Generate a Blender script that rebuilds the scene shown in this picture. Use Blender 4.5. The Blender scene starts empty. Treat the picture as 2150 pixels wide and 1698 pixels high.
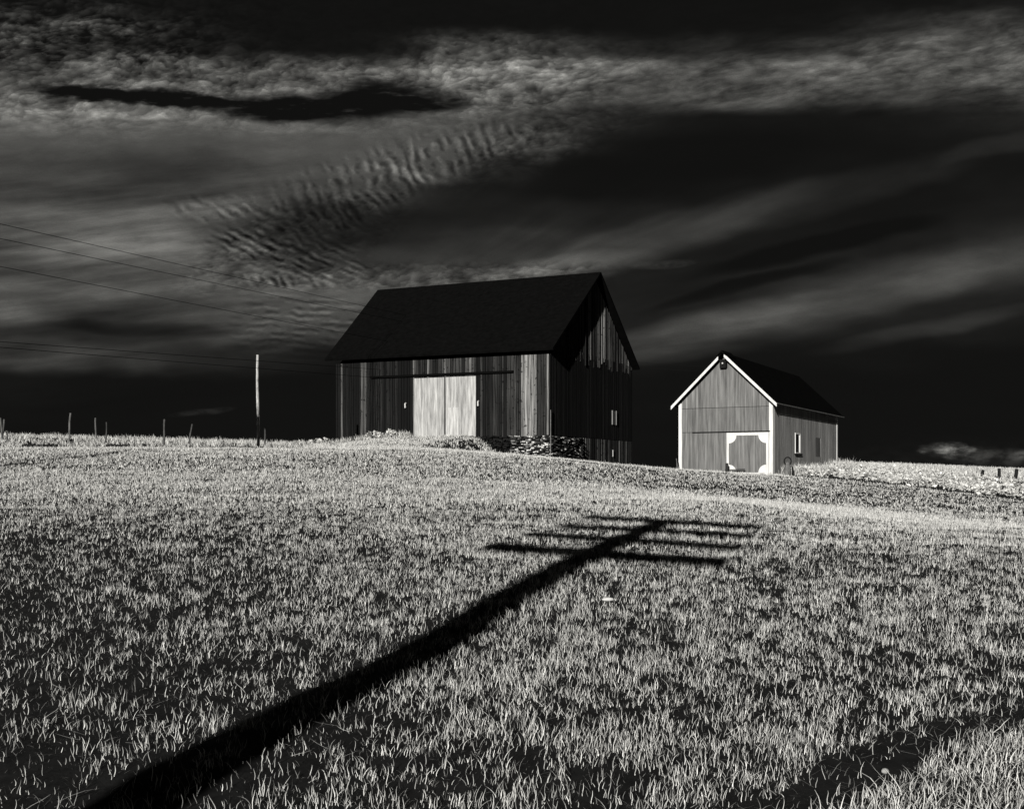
import bpy, math, random
import numpy as np
from mathutils import Vector

# ------------------------------------------------------------------ camera
S = bpy.context.scene
F = 2200.0; CU = 1075.0; HV = 985.0          # focal length in pixels, centre column, eye-level row
cam = bpy.data.cameras.new('camera'); co = bpy.data.objects.new('camera', cam)
S.collection.objects.link(co); S.camera = co
co.location = (0, 0, 0); co.rotation_euler = (math.radians(90), 0, 0)
cam.sensor_fit = 'HORIZONTAL'; cam.sensor_width = 36; cam.lens = 36 * F / 2150
cam.shift_y = (HV - 849) / 2150; cam.clip_start = .1; cam.clip_end = 20000
S.render.resolution_x = 1024; S.render.resolution_y = 808
S.view_settings.view_transform = 'Standard'; S.view_settings.look = 'None'
EXPO = .6; S.view_settings.exposure = EXPO; S.view_settings.gamma = 1
S.render.engine = 'CYCLES'

# ------------------------------------------------------------------ sun
SEL = math.radians(15.0)
SH = Vector((.301, .953))                       # horizontal travel direction of the light
ld = Vector((SH.x * math.cos(SEL), SH.y * math.cos(SEL), -math.sin(SEL)))
sl = bpy.data.lights.new('sun', 'SUN'); sl.energy = 5.0; sl.angle = math.radians(.4); sl.color = (1, .985, .945)
so = bpy.data.objects.new('sun', sl); S.collection.objects.link(so)
so.rotation_euler = ld.to_track_quat('-Z', 'Y').to_euler()

# ------------------------------------------------------------------ world (sky seen through a deep red filter, with high cloud)
W = bpy.data.worlds.new('World'); S.world = W; W.use_nodes = True
wt = W.node_tree; wt.nodes.clear()
def wn(t): return wt.nodes.new(t)
def setin(n, i, v):
    if v is None: return
    if isinstance(v, bpy.types.NodeSocket): wt.links.new(v, n.inputs[i])
    else: n.inputs[i].default_value = v
def M(op, a, b=None, c=None, clamp=False):
    n = wn('ShaderNodeMath'); n.operation = op; n.use_clamp = clamp
    setin(n, 0, a); setin(n, 1, b); setin(n, 2, c); return n.outputs[0]
def XYZ(x, y, z=0.0):
    n = wn('ShaderNodeCombineXYZ'); setin(n, 0, x); setin(n, 1, y); setin(n, 2, z); return n.outputs[0]
def NOI(vec, scale, detail=3.0, rough=.55):
    n = wn('ShaderNodeTexNoise'); setin(n, 'Vector', vec); setin(n, 'Scale', scale)
    setin(n, 'Detail', detail); setin(n, 'Roughness', rough); return n.outputs[0]
def SS(x, a, b, lo=0.0, hi=1.0):
    n = wn('ShaderNodeMapRange'); n.interpolation_type = 'SMOOTHSTEP'
    setin(n, 0, x); setin(n, 1, a); setin(n, 2, b); setin(n, 3, lo); setin(n, 4, hi); return n.outputs[0]
def LERP(f, a, b):
    n = wn('ShaderNodeMix'); n.data_type = 'FLOAT'; setin(n, 0, f); setin(n, 2, a); setin(n, 3, b); return n.outputs[0]
tc = wn('ShaderNodeTexCoord'); sp = wn('ShaderNodeSeparateXYZ'); wt.links.new(tc.outputs['Generated'], sp.inputs[0])
dx, dy, dz = sp.outputs
dyc = M('MAXIMUM', dy, .15)
u0 = M('MULTIPLY_ADD', M('DIVIDE', dx, dyc), F / 100, CU / 100)     # sky chart, units of 100
v0 = M('MULTIPLY_ADD', M('DIVIDE', dz, dyc), -F / 100, HV / 100)
P0 = XYZ(u0, v0)
w1 = NOI(XYZ(M('MULTIPLY', u0, .7), M('MULTIPLY', v0, 1.6)), .8, 2, .4)
w2 = NOI(XYZ(M('MULTIPLY', u0, .7), M('MULTIPLY', v0, 1.6), 7.0), .9, 2, .45)
uw = M('ADD', u0, M('MULTIPLY_ADD', w1, 1.6, -.8))
vw = M('ADD', v0, M('MULTIPLY_ADD', w2, .62, -.31))
ROWS = [
(0, [30,26,26,20,18,17,17,17,17,17,17,17,17,17,17,17,17,17,17,18,20,24]),
(50,[46,50,56,40,22,18,17,17,17,17,17,17,17,17,17,17,18,20,30,38,50,56]),
(100,[66,44,34,30,30,22,18,18,20,48,72,66,44,34,30,44,30,46,68,80,84,92]),
(150,[62,76,80,80,90,74,74,92,98,104,108,108,104,94,78,68,80,94,104,92,82,92]),
(200,[98,90,90,92,92,90,88,88,86,88,96,92,86,74,70,76,76,70,66,64,52,58]),
(250,[108,106,112,100,88,90,96,94,86,82,78,66,50,32,24,22,20,20,20,22,28,32]),
(300,[78,78,82,78,74,78,80,80,80,80,78,70,40,17,16,16,16,16,18,20,22,24]),
(350,[64,68,64,48,48,62,70,75,80,80,52,24,16,16,16,16,16,18,20,22,22,20]),
(400,[60,60,58,58,62,66,68,66,60,40,28,20,17,17,18,20,22,22,20,18,20,24]),
(450,[76,80,82,84,86,80,50,30,26,26,28,28,30,30,28,24,22,20,20,20,24,28]),
(500,[78,92,98,98,96,74,30,28,32,38,42,44,42,36,26,24,24,24,24,26,30,34]),
(550,[62,74,96,94,90,80,46,46,52,56,56,50,40,30,26,26,26,28,30,32,34,36]),
(600,[76,74,74,84,88,90,92,92,88,78,66,44,30,26,26,28,30,32,34,36,36,36]),
(650,[92,66,50,52,62,72,84,82,70,56,44,40,30,30,32,34,34,34,34,34,32,30]),
(700,[46,36,32,42,52,64,66,62,46,34,30,30,30,34,34,32,30,30,28,26,24,22]),
(750,[58,60,54,42,34,32,28,22,20,18,18,18,18,26,24,22,20,20,20,18,18,17]),
(800,[22,20,18,17,17,17,17,17,17,17,17,17,17,18,18,17,17,17,17,17,17,17]),
(900,[17]*22)]
un = M('DIVIDE', M('ADD', uw, 0.0), 21.0, clamp=True)
def ramp(vals):
    n = wn('ShaderNodeValToRGB'); wt.links.new(un, n.inputs[0]); r = n.color_ramp; r.interpolation = 'B_SPLINE'
    k = len(vals)
    while len(r.elements) < k: r.elements.new(.5)
    for i, v in enumerate(vals):
        r.elements[i].position = i / (k - 1); r.elements[i].color = (v / 255,) * 3 + (1,)
    return n.outputs[0]
acc = ramp(ROWS[0][1])
for (va, _), (vb, vals) in zip(ROWS, ROWS[1:]):
    acc = LERP(SS(vw, va / 100, vb / 100), acc, ramp(vals))
base = acc
def blob(cx, cy, rx, ry, ang=0.0, uu=None, vv=None, soft=1.0):
    uu = uu or uw; vv = vv or vw
    a = math.radians(ang); c, s = math.cos(a), math.sin(a)
    X = M('SUBTRACT', uu, cx / 100); Y = M('SUBTRACT', vv, cy / 100)
    p = M('MULTIPLY_ADD', Y, s * 100 / rx, M('MULTIPLY', X, c * 100 / rx))
    q = M('MULTIPLY_ADD', Y, c * 100 / ry, M('MULTIPLY', X, -s * 100 / ry))
    r2 = M('MULTIPLY_ADD', p, p, M('MULTIPLY', q, q))
    return SS(r2, 1.0, 1.0 - soft) if soft < 1 else SS(r2, 1.0, 0.0)
# light warp for shapes that must keep their place
us = M('ADD', u0, M('MULTIPLY_ADD', w1, .7, -.35)); vs = M('ADD', v0, M('MULTIPLY_ADD', w2, .28, -.14))
val = base
for cx, cy, rx, ry, an, am in [(1330,515,480,56,-17,.085),(1720,415,460,50,-15,.05),(1480,690,380,48,-12,.11),(1800,615,520,72,-15,.11),(2120,550,300,60,-14,.06),
                               (1950,690,300,26,-12,.06),(1420,745,200,22,-4,.05),(1180,555,240,26,-6,.08),(2130,300,200,26,-12,.05),
                               (1560,600,260,20,-14,-.05),(1700,520,330,30,-13,-.05),(90,520,160,16,-4,.06),(330,500,260,40,-3,.05),(300,690,260,22,3,-.06)]:
    val = M('MULTIPLY_ADD', blob(cx, cy, rx, ry, an, us, vs), am, val)
val = M('MAXIMUM', val, 16 / 255)
# bright lip under the long dark gap, then the gap itself
for cx, cy, rx, ry, an, am in [(300,238,190,13,1,.13),(110,226,120,14,-8,.08),(540,262,260,16,4,.05),(620,190,200,14,-2,.05),
                               (300,182,240,14,-2,.05),(1130,150,260,45,2,.05),(1870,108,150,13,-14,.07),(860,365,120,14,14,.08)]:
    val = M('MULTIPLY_ADD', blob(cx, cy, rx, ry, an, us, vs), am, val)
h1 = NOI(XYZ(u0, M('MULTIPLY', v0, 2.5), 61.0), 2.2, 4); uh = M('MULTIPLY_ADD', h1, .7, M('ADD', us, -.35)); vh = M('ADD', vs, M('MULTIPLY_ADD', h1, -.20, .10))
hole = None
for cx, cy, rx, ry, an in [(210,200,160,12,5),(400,213,230,13,4),(640,228,230,24,1),(765,214,165,34,-6),(860,218,110,16,-2)]:
    b = M('POWER', blob(cx, cy, rx * 1.4, ry * 1.75, an, uh, vh), 1.7)
    hole = b if hole is None else M('MAXIMUM', hole, b)
val = M('MULTIPLY', val, M('MAXIMUM', M('SUBTRACT', 1.0, M('MULTIPLY', hole, SS(NOI(XYZ(M('MULTIPLY', u0, .45), M('MULTIPLY', v0, 2.6), 77.0), 2.6, 5, .6), .18, .60, .45, 1.12))), .06))
# mottled altocumulus texture
mtn = LERP(SS(u0, 11.0, 15.0), NOI(XYZ(M('MULTIPLY_ADD', v0, .4, us), M('MULTIPLY', vs, 2.0), 3.0), 2.5, 4, .55),
           NOI(XYZ(M('MULTIPLY', us, .55), M('MULTIPLY_ADD', us, .30, M('MULTIPLY', vs, 2.0)), 5.0), 2.3, 4, .58))
vo = wn('ShaderNodeTexVoronoi'); vo.feature = 'SMOOTH_F1'; vo.inputs['Scale'].default_value = 5.2; vo.inputs['Smoothness'].default_value = .45
wt.links.new(XYZ(M('MULTIPLY_ADD', mtn, .7, M('MULTIPLY_ADD', v0, .7, us)), M('MULTIPLY_ADD', mtn, .9, M('MULTIPLY', vs, 2.3)), 3.0), vo.inputs['Vector'])
cell = M('SUBTRACT', 1.0, M('MULTIPLY', vo.outputs['Distance'], 1.25))
mt = M('MULTIPLY_ADD', M('SUBTRACT', mtn, .5), .95, M('MULTIPLY_ADD', M('SUBTRACT', cell, .5), LERP(SS(u0, 11.5, 15.0), .22, .06), .5))
mt2 = NOI(XYZ(M('MULTIPLY_ADD', vs, .5, us), M('MULTIPLY', vs, 3.0), 9.0), .9, 5, .6)
mmask = M('MAXIMUM', SS(v0, 3.1, 1.9), M('MULTIPLY', M('MULTIPLY', SS(v0, 5.4, 5.7), SS(v0, 6.2, 5.9)), M('MULTIPLY', SS(u0, 4.5, 5.5), SS(u0, 14.0, 12.0))))
mmask = M('MAXIMUM', mmask, blob(1180, 290, 330, 80, -22, us, vs))
mmask = M('MAXIMUM', mmask, blob(640, 500, 330, 90, -20, us, vs))
mod = M('MULTIPLY', M('MULTIPLY_ADD', mt, 4.6, -2.3), M('MULTIPLY_ADD', mmask, .5, M('MULTIPLY_ADD', M('MULTIPLY', SS(v0, 1.7, .8), SS(u0, 7.5, 4.0)), .75, .03)))
soft = M('MULTIPLY_ADD', mt2, 1.9, -.95)
# fibres that fan out from low on the left to the upper right
ang = M('ARCTAN2', M('SUBTRACT', 8.4, v0), M('SUBTRACT', u0, 5.0))
fib = NOI(XYZ(M('MULTIPLY', ang, 13.0), M('MULTIPLY', u0, .14), 2.0), 1.6, 3, .5)
fm = M('MULTIPLY', SS(u0, 8.5, 12.0), SS(v0, 2.4, 3.6))
lst = NOI(XYZ(M('MULTIPLY', u0, .35), M('MULTIPLY_ADD', v0, 3.2, M('MULTIPLY', u0, .35)), 5.0), 1.1, 4, .5)
lm = M('MULTIPLY', SS(u0, 8.0, 5.0), SS(v0, 2.7, 4.2))
det = M('ADD', mod, M('MULTIPLY', soft, .30))
det = M('ADD', det, M('MULTIPLY', M('MULTIPLY_ADD', fib, 2.2, -1.1), M('MULTIPLY', fm, .55)))
det = M('ADD', det, M('MULTIPLY', M('MULTIPLY_ADD', lst, 2.6, -1.3), M('MULTIPLY', lm, .55)))
def ripple(cx, cy, rx, ry, rot, lam, dirdeg, amp, wob=1.6, seed=0.0):
    a = math.radians(dirdeg); k = 2 * math.pi * 100 / lam
    n1 = NOI(XYZ(u0, v0, seed), 1.6, 3)
    ph = M('MULTIPLY_ADD', u0, k * math.cos(a), M('MULTIPLY', v0, k * math.sin(a)))
    ph = M('MULTIPLY_ADD', n1, wob * 6.28, ph)
    s_ = M('SINE', ph)
    brk = SS(NOI(XYZ(u0, M('MULTIPLY', v0, 1.6), seed + 4), 2.6, 3), .38, .60)
    return M('MULTIPLY', M('MULTIPLY', s_, brk), M('MULTIPLY', blob(cx, cy, rx, ry, rot, us, vs), amp))
for r in [(850,352,400,70,-15,25,-24,.46,2.0,1.0),(500,440,180,40,2,23,-52,.36,2.0,11.0),(610,530,200,62,12,15,-66,.72,1.7,21.0),
          (710,455,230,46,-22,19,-42,.55,2.0,31.0),(640,690,210,95,4,15,-86,.38,1.5,41.0),(600,590,130,20,0,18,-30,.35,1.2,51.0)]:
    det = M('ADD', det, ripple(*r))
FL = 15 / 255
val = M('SUBTRACT', val, FL)
val = M('MULTIPLY', val, M('MAXIMUM', M('ADD', det, 1.0), .0))
# low cloud on the right and faint wisps near the ground
bl = NOI(XYZ(M('MULTIPLY', u0, 1.0), M('MULTIPLY', v0, 2.2), 15.0), 2.6, 5, .6)
lowb = M('ADD', M('MULTIPLY', blob(1990, 941, 56, 22, 3, uh, vh), .34), M('MULTIPLY', blob(2060, 956, 150, 24, 4, us, vs), .13))
lowb = M('ADD', lowb, M('MULTIPLY', blob(2190, 950, 90, 14, -8, us, vs), .16))
lowb = M('ADD', lowb, M('MULTIPLY', blob(425, 863, 75, 9, -6, us, vs), .07))
lowb = M('ADD', lowb, M('MULTIPLY', blob(1390, 553, 80, 12, -4, us, vs), M('MULTIPLY', mt, .16)))
lowb = M('ADD', lowb, M('MULTIPLY', SS(v0, 9.0, 9.8), M('MULTIPLY', SS(u0, 16, 20), .03)))
val = M('ADD', val, M('MULTIPLY', lowb, SS(bl, .30, .68, .25, 1.15)))
grain = NOI(P0, 55.0, 1, .5)
val = M('MULTIPLY', val, M('MULTIPLY_ADD', grain, .5, .75))
val = M('MAXIMUM', M('ADD', val, FL), FL)
# the part of the sky behind and overhead: the same thin broken cloud
gen = NOI(tc.outputs['Generated'], 3.2, 5)
genv = M('MULTIPLY_ADD', SS(gen, .5, .75), .14, FL)
fmask = M('MULTIPLY', SS(dy, .18, .42), SS(v0, -5.0, -1.5))
val = LERP(fmask, genv, val)
lin = M('MULTIPLY', M('POWER', M('MULTIPLY_ADD', val, 1/1.055, .055/1.055), 2.4), 2 ** -EXPO)
sky = wn('ShaderNodeTexSky'); sky.sky_type = 'NISHITA'; sky.sun_disc = False
sky.sun_elevation = SEL; sky.sun_rotation = math.atan2(-SH.x, -SH.y)
sr = wn('ShaderNodeSeparateColor'); wt.links.new(sky.outputs[0], sr.inputs[0])
red = M('MULTIPLY', M('MINIMUM', sr.outputs[0], 1.0), .004)         # red filter over the clear sky
STR = .1
tot = M('MULTIPLY', M('ADD', lin, M('MULTIPLY', red, .1)), 1 / STR)
cc = wn('ShaderNodeCombineColor')
wt.links.new(tot, cc.inputs[0]); wt.links.new(M('MULTIPLY', tot, .985), cc.inputs[1]); wt.links.new(M('MULTIPLY', tot, .92), cc.inputs[2])
bg = wn('ShaderNodeBackground'); bg.inputs[1].default_value = STR
wt.links.new(cc.outputs[0], bg.inputs[0])
ow = wn('ShaderNodeOutputWorld'); wt.links.new(bg.outputs[0], ow.inputs[0])
W.cycles.sampling_method = 'MANUAL'; W.cycles.sample_map_resolution = 256

# ------------------------------------------------------------------ helpers
rng = np.random.default_rng(7); random.seed(7)
col = S.collection
def tag(o, label=None, cat=None, group=None, kind=None):
    for k, v in (('label', label), ('category', cat), ('group', group), ('kind', kind)):
        if v: o[k] = v
    return o
def empty(name, loc, label=None, cat=None, group=None):
    o = bpy.data.objects.new(name, None); o.location = loc; o.empty_display_size = .3
    col.objects.link(o); return tag(o, label, cat, group)
class MB:
    """collects faces in world coordinates, with one tone value per face"""
    def __init__(s): s.v = []; s.f = []; s.t = []
    def add(s, vs, fs, tone=1.0):
        n = len(s.v); s.v += [tuple(p) for p in vs]; s.f += [tuple(i + n for i in f) for f in fs]; s.t += [tone] * len(fs)
    def hexa(s, p, tone=1.0):      # p: 4 bottom points then 4 top points, same winding
        s.add(p, [(3,2,1,0),(4,5,6,7),(0,1,5,4),(1,2,6,5),(2,3,7,6),(3,0,4,7)], tone)
    def box(s, o, ax, ay, az, tone=1.0):
        o, ax, ay, az = map(Vector, (o, ax, ay, az))
        s.hexa([o, o+ax, o+ax+ay, o+ay, o+az, o+ax+az, o+ax+ay+az, o+ay+az], tone)
    def tube(s, pts, rad, n=8, tone=1.0, cap=True):
        pts = [Vector(p) for p in pts]; rad = rad if isinstance(rad, (list, tuple)) else [rad] * len(pts)
        vs = []; fs = []
        for i, p in enumerate(pts):
            d = (pts[min(i+1, len(pts)-1)] - pts[max(i-1, 0)]).normalized()
            a = d.orthogonal().normalized() if i == 0 else (a - d * a.dot(d)).normalized()
            b = d.cross(a)
            for k in range(n):
                t = 2 * math.pi * k / n; vs.append(p + (a * math.cos(t) + b * math.sin(t)) * rad[i])
        for i in range(len(pts) - 1):
            for k in range(n):
                fs.append((i*n+k, i*n+(k+1) % n, (i+1)*n+(k+1) % n, (i+1)*n+k))
        if cap: fs += [tuple(range(n))[::-1], tuple(range((len(pts)-1)*n, len(pts)*n))]
        s.add(vs, fs, tone)
    def build(s, name, mat, parent=None, smooth=False):
        me = bpy.data.meshes.new(name); off = parent.location if parent else Vector((0, 0, 0))
        po = parent
        while po is not None and po.parent is not None: po = po.parent; off = off + po.location
        me.from_pydata([tuple(Vector(p) - off) for p in s.v], [], s.f)
        at = me.attributes.new('tone', 'FLOAT', 'FACE'); at.data.foreach_set('value', np.array(s.t, dtype=np.float32))
        if smooth: me.polygons.foreach_set('use_smooth', [True] * len(me.polygons))
        me.materials.append(mat); me.update()
        o = bpy.data.objects.new(name, me); col.objects.link(o)
        if parent: o.parent = parent
        return o
def mat(name, base, rough=.9, streak=None, amt=.5, bump=.0, tone=True, warm=(1, .99, .965), spec=.15, coords='Object', lo=.3, hi=.7, knots=False):
    m = bpy.data.materials.new(name); m.use_nodes = True; t = m.node_tree; b = t.nodes['Principled BSDF']
    b.inputs['Roughness'].default_value = rough; b.inputs['Specular IOR Level'].default_value = spec
    def mth(op, a, c):
        n = t.nodes.new('ShaderNodeMath'); n.operation = op
        for i, x in enumerate((a, c)):
            if isinstance(x, bpy.types.NodeSocket): t.links.new(x, n.inputs[i])
            else: n.inputs[i].default_value = x
        return n.outputs[0]
    base = base * 2 ** -EXPO; v = base
    if tone:
        a = t.nodes.new('ShaderNodeAttribute'); a.attribute_name = 'tone'; v = mth('MULTIPLY', a.outputs['Fac'], base)
    if streak:
        g = t.nodes.new('ShaderNodeNewGeometry'); mp = t.nodes.new('ShaderNodeMapping')
        t.links.new(g.outputs['Position'], mp.inputs[0]); mp.inputs['Scale'].default_value = streak
        n = t.nodes.new('ShaderNodeTexNoise'); t.links.new(mp.outputs[0], n.inputs['Vector'])
        n.inputs['Scale'].default_value = 1; n.inputs['Detail'].default_value = 5; n.inputs['Roughness'].default_value = .65
        r = t.nodes.new('ShaderNodeMapRange'); t.links.new(n.outputs[0], r.inputs[0])
        r.inputs[1].default_value = lo; r.inputs[2].default_value = hi; r.inputs[3].default_value = 1 - amt; r.inputs[4].default_value = 1 + amt
        v = mth('MULTIPLY', r.outputs[0], v)
        if knots:
            k = t.nodes.new('ShaderNodeTexNoise'); t.links.new(g.outputs['Position'], k.inputs['Vector'])
            k.inputs['Scale'].default_value = 5.0; k.inputs['Detail'].default_value = 2
            kr = t.nodes.new('ShaderNodeMapRange'); t.links.new(k.outputs[0], kr.inputs[0])
            kr.inputs[1].default_value = .62; kr.inputs[2].default_value = .70; kr.inputs[3].default_value = 1; kr.inputs[4].default_value = .25
            v = mth('MULTIPLY', kr.outputs[0], v)
        if bump:
            bp = t.nodes.new('ShaderNodeBump'); bp.inputs['Strength'].default_value = bump; bp.inputs['Distance'].default_value = .02
            t.links.new(n.outputs[0], bp.inputs['Height']); t.links.new(bp.outputs[0], b.inputs['Normal'])
    c = t.nodes.new('ShaderNodeCombineColor')
    for i in range(3):
        x = mth('MULTIPLY', v, warm[i]) if isinstance(v, bpy.types.NodeSocket) else None
        if x is None: c.inputs[i].default_value = v * warm[i]
        else: t.links.new(x, c.inputs[i])
    t.links.new(c.outputs[0], b.inputs['Base Color'])
    return m
MAT = dict(
    barn=mat('weathered_barn_boards', 1.0, streak=(26, 26, .5), amt=.9, bump=.5, lo=.36, hi=.64, knots=True),
    door=mat('pale_door_boards', 1.0, streak=(9, 9, .8), amt=.5, bump=.3),
    shed=mat('grey_shed_siding', 1.0, streak=(9, 9, .45), amt=.55, bump=.3, knots=False),
    white=mat('white_trim_paint', .72, streak=(7, 7, 1.2), amt=.18),
    roof=mat('black_roofing', .0050, streak=(3, 3, 3), amt=.3, spec=.0),
    stone=mat('field_stone', 1.0, streak=(4, 4, 4), amt=.45, bump=.5),
    pole=mat('grey_pole_wood', 1.0, streak=(20, 20, 3.0), amt=.8, bump=.4),
    dark=mat('dark_iron', .012, tone=False, spec=.05),
    black=mat('shadowy_interior', .004, tone=False, spec=0),
    soil=mat('dark_soil', .009, tone=False, streak=(7, 7, 7), amt=.7, bump=.8),
    wire=mat('wire', .01, tone=False, spec=0),
    glass=mat('window_glass', .01, tone=False, rough=.1, spec=.3),
)
def grass_mat(name, base, transl=.18):
    m = bpy.data.materials.new(name); m.use_nodes = True; t = m.node_tree; t.nodes.remove(t.nodes['Principled BSDF'])
    o = t.nodes['Material Output']; a = t.nodes.new('ShaderNodeAttribute'); a.attribute_name = 'tone'
    mu = t.nodes.new('ShaderNodeMath'); mu.operation = 'MULTIPLY'; mu.inputs[1].default_value = base; t.links.new(a.outputs['Fac'], mu.inputs[0])
    c = t.nodes.new('ShaderNodeCombineColor')
    for i, w in enumerate((1, .99, .955)):
        k = t.nodes.new('ShaderNodeMath'); k.operation = 'MULTIPLY'; k.inputs[1].default_value = w
        t.links.new(mu.outputs[0], k.inputs[0]); t.links.new(k.outputs[0], c.inputs[i])
    d = t.nodes.new('ShaderNodeBsdfDiffuse'); tr = t.nodes.new('ShaderNodeBsdfTranslucent'); mx = t.nodes.new('ShaderNodeMixShader')
    mx.inputs[0].default_value = transl
    t.links.new(c.outputs[0], d.inputs[0]); t.links.new(c.outputs[0], tr.inputs[0])
    t.links.new(d.outputs[0], mx.inputs[1]); t.links.new(tr.outputs[0], mx.inputs[2]); t.links.new(mx.outputs[0], o.inputs[0])
    return m
MAT['grass'] = grass_mat('pale_grass', .50); MAT['weed'] = grass_mat('pale_weeds', .46)

# ------------------------------------------------------------------ terrain
def pchip(xk, yk, x):
    xk = np.asarray(xk, float); yk = np.asarray(yk, float); h = np.diff(xk); d = np.diff(yk, axis=0)
    d = d / (h if yk.ndim == 1 else h[:, None]); m = np.zeros_like(yk)
    hh = h if yk.ndim == 1 else h[:, None]
    w1_ = 2 * hh[1:] + hh[:-1]; w2_ = hh[1:] + 2 * hh[:-1]
    with np.errstate(divide='ignore', invalid='ignore'):
        mm = (w1_ + w2_) / (w1_ / d[:-1] + w2_ / d[1:])
    m[1:-1] = np.where(d[:-1] * d[1:] > 0, mm, 0); m[0] = d[0]; m[-1] = d[-1]
    i = np.clip(np.searchsorted(xk, x) - 1, 0, len(xk) - 2); t = (x - xk[i]) / h[i]; t = np.clip(t, 0, 1)
    if yk.ndim == 2: t = t[:, None]; H_ = h[i][:, None]
    else: H_ = h[i]
    return (2*t**3-3*t**2+1)*yk[i] + (t**3-2*t**2+t)*H_*m[i] + (-2*t**3+3*t**2)*yk[i+1] + (t**3-t**2)*H_*m[i+1]
near = [(3,-1.98),(5.0,-1.87),(5.63,-1.82),(6.2,-1.75),(7,-1.72),(9.3,-1.66),(11.8,-1.50),(15.6,-1.30)]
PROF = {   # column -> (distance, row at which the ground of that distance is seen)
 0:   [(22,1085),(27,1045),(32,1012),(36,988),(40,965),(44,948),(48,941),(51,943),(56,930),(63,916),(75,922),(100,945),(160,985)],
 250: [(22,1088),(27,1047),(32,1013),(36,989),(40,966),(44,949),(48,941),(51,942),(56,932),(63,923),(75,928),(100,950),(160,985)],
 500: [(22,1090),(27,1050),(32,1015),(36,991),(40,968),(44,950),(48,942),(51,941),(56,936),(63,930),(75,935),(100,950),(160,985)],
 800: [(22,1094),(27,1054),(32,1022),(36,998),(40,976),(44,956),(48,943),(51,941),(56,942),(63,946),(75,955),(100,968),(160,1000)],
 1075:[(22,1097),(27,1058),(32,1032),(38,1004),(42,985),(47,966),(52,955),(56,956),(60,960),(70,965),(80,975),(100,985),(160,1005)],
 1330:[(22,1099),(27,1064),(33,1038),(38,1020),(44,1000),(49,985),(54,978),(58,979),(64,985),(72,990),(80,995),(100,1000),(160,1010)],
 1480:[(22,1100),(26,1069),(30,1051),(34,1044),(38,1036),(44,1014),(50,998),(56,990),(62,990),(70,992),(80,994),(100,998),(160,1010)],
 1760:[(22,1108),(26,1086),(30,1076),(34,1067),(40,1046),(46,1026),(52,1012),(58,1003),(64,994),(75,979),(85,973),(100,977),(160,1005)],
 2150:[(20,1132),(24,1112),(28,1106),(34,1088),(40,1070),(46,1052),(52,1035),(58,1019),(66,1004),(78,993),(90,987),(110,990),(160,1006)]}
UK = sorted(PROF); YD = np.linspace(3, 160, 1200)
tab = []
for u in UK:
    pts = near + [(Y, (HV - v) / F * Y) for Y, v in PROF[u]]
    tab.append(pchip([p[0] for p in pts], [p[1] for p in pts], YD))
UD = np.linspace(0, 2150, 431); TAB = pchip(UK, np.array(tab), UD)      # (431, 1200)
def vhash(ix, iy, s):
    n = (ix.astype(np.int64) * 374761393 + iy.astype(np.int64) * 668265263 + s * 982451653) & 0x7fffffff
    n = ((n ^ (n >> 13)) * 1274126177) & 0x7fffffff
    return ((n ^ (n >> 16)) & 0xffffff) / float(0xffffff)
def vnoise(x, y, s=0):
    ix = np.floor(x); iy = np.floor(y); fx = x - ix; fy = y - iy; fx = fx*fx*(3-2*fx); fy = fy*fy*(3-2*fy)
    a = vhash(ix, iy, s); b = vhash(ix+1, iy, s); c = vhash(ix, iy+1, s); d = vhash(ix+1, iy+1, s)
    return a*(1-fx)*(1-fy) + b*fx*(1-fy) + c*(1-fx)*fy + d*fx*fy
C0 = np.array([2.127, 60.0]); D1 = np.array([-.915, .404]); D2 = np.array([.404, .915])
def ground(X, Y):
    X = np.asarray(X, float); Y = np.asarray(Y, float)
    Yc = np.clip(Y, 3, 159.9); u = np.clip(CU + F * X / Yc, 0, 2149.9)
    i = u / 5; j = (Yc - 3) / (YD[1] - YD[0]); i0 = np.clip(i.astype(int), 0, 429); j0 = np.clip(j.astype(int), 0, 1198); fi = i - i0; fj = j - j0
    h = TAB[i0, j0]*(1-fi)*(1-fj) + TAB[i0+1, j0]*fi*(1-fj) + TAB[i0, j0+1]*(1-fi)*fj + TAB[i0+1, j0+1]*fi*fj
    h = np.where(Y > 159.9, h - (Y - 159.9) * .012, h)
    # bank of earth in front of the big barn doors
    rx = X - C0[0]; ry = Y - C0[1]; s = rx * D1[0] + ry * D1[1]; n = -(rx * D2[0] + ry * D2[1])
    top = np.interp(s, [-1, 1.0, 2.4, 3.4, 4.5, 5.2, 9.5, 11.5, 13.5, 16.5, 22], [-3, -.3, .45, 1.0, 1.80, 1.98, 1.98, 1.84, 1.62, 1.3, -1])
    top = top - np.clip(n, 0, None) * .11 - np.clip(-n - .3, 0, None) * .5
    k = .25; dlt = top - h; h = h + np.where(dlt > -k, np.where(dlt > k, dlt, (dlt + k) ** 2 / (4 * k)), 0)
    h = h + (vnoise(X * .8, Y * .8, 3) - .5) * .05 + (vnoise(X * 3, Y * 3, 5) - .5) * .02
    return h
def grid_sheet():
    ys = np.concatenate([np.linspace(-60, 2, 40), np.linspace(2.3, 20, 170), np.linspace(20.2, 75, 330), np.geomspace(75.6, 160, 60), np.geomspace(165, 9000, 30)])
    tt = np.linspace(-1, 1, 361)
    xs = np.sign(tt) * (np.abs(tt) * .75 + np.abs(tt) ** 5 * 3.2)
    wid = np.maximum(ys, 0) * .9 + 14
    X = xs[None, :] * wid[:, None]; Y = np.repeat(ys[:, None], len(tt), 1); Z = ground(X, Y)
    v = np.stack([X, Y, Z], -1).reshape(-1, 3); R, Cn = X.shape
    idx = np.arange(R * Cn).reshape(R, Cn)
    q = np.stack([idx[:-1, :-1], idx[:-1, 1:], idx[1:, 1:], idx[1:, :-1]], -1).reshape(-1, 4)
    return v, q
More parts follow.
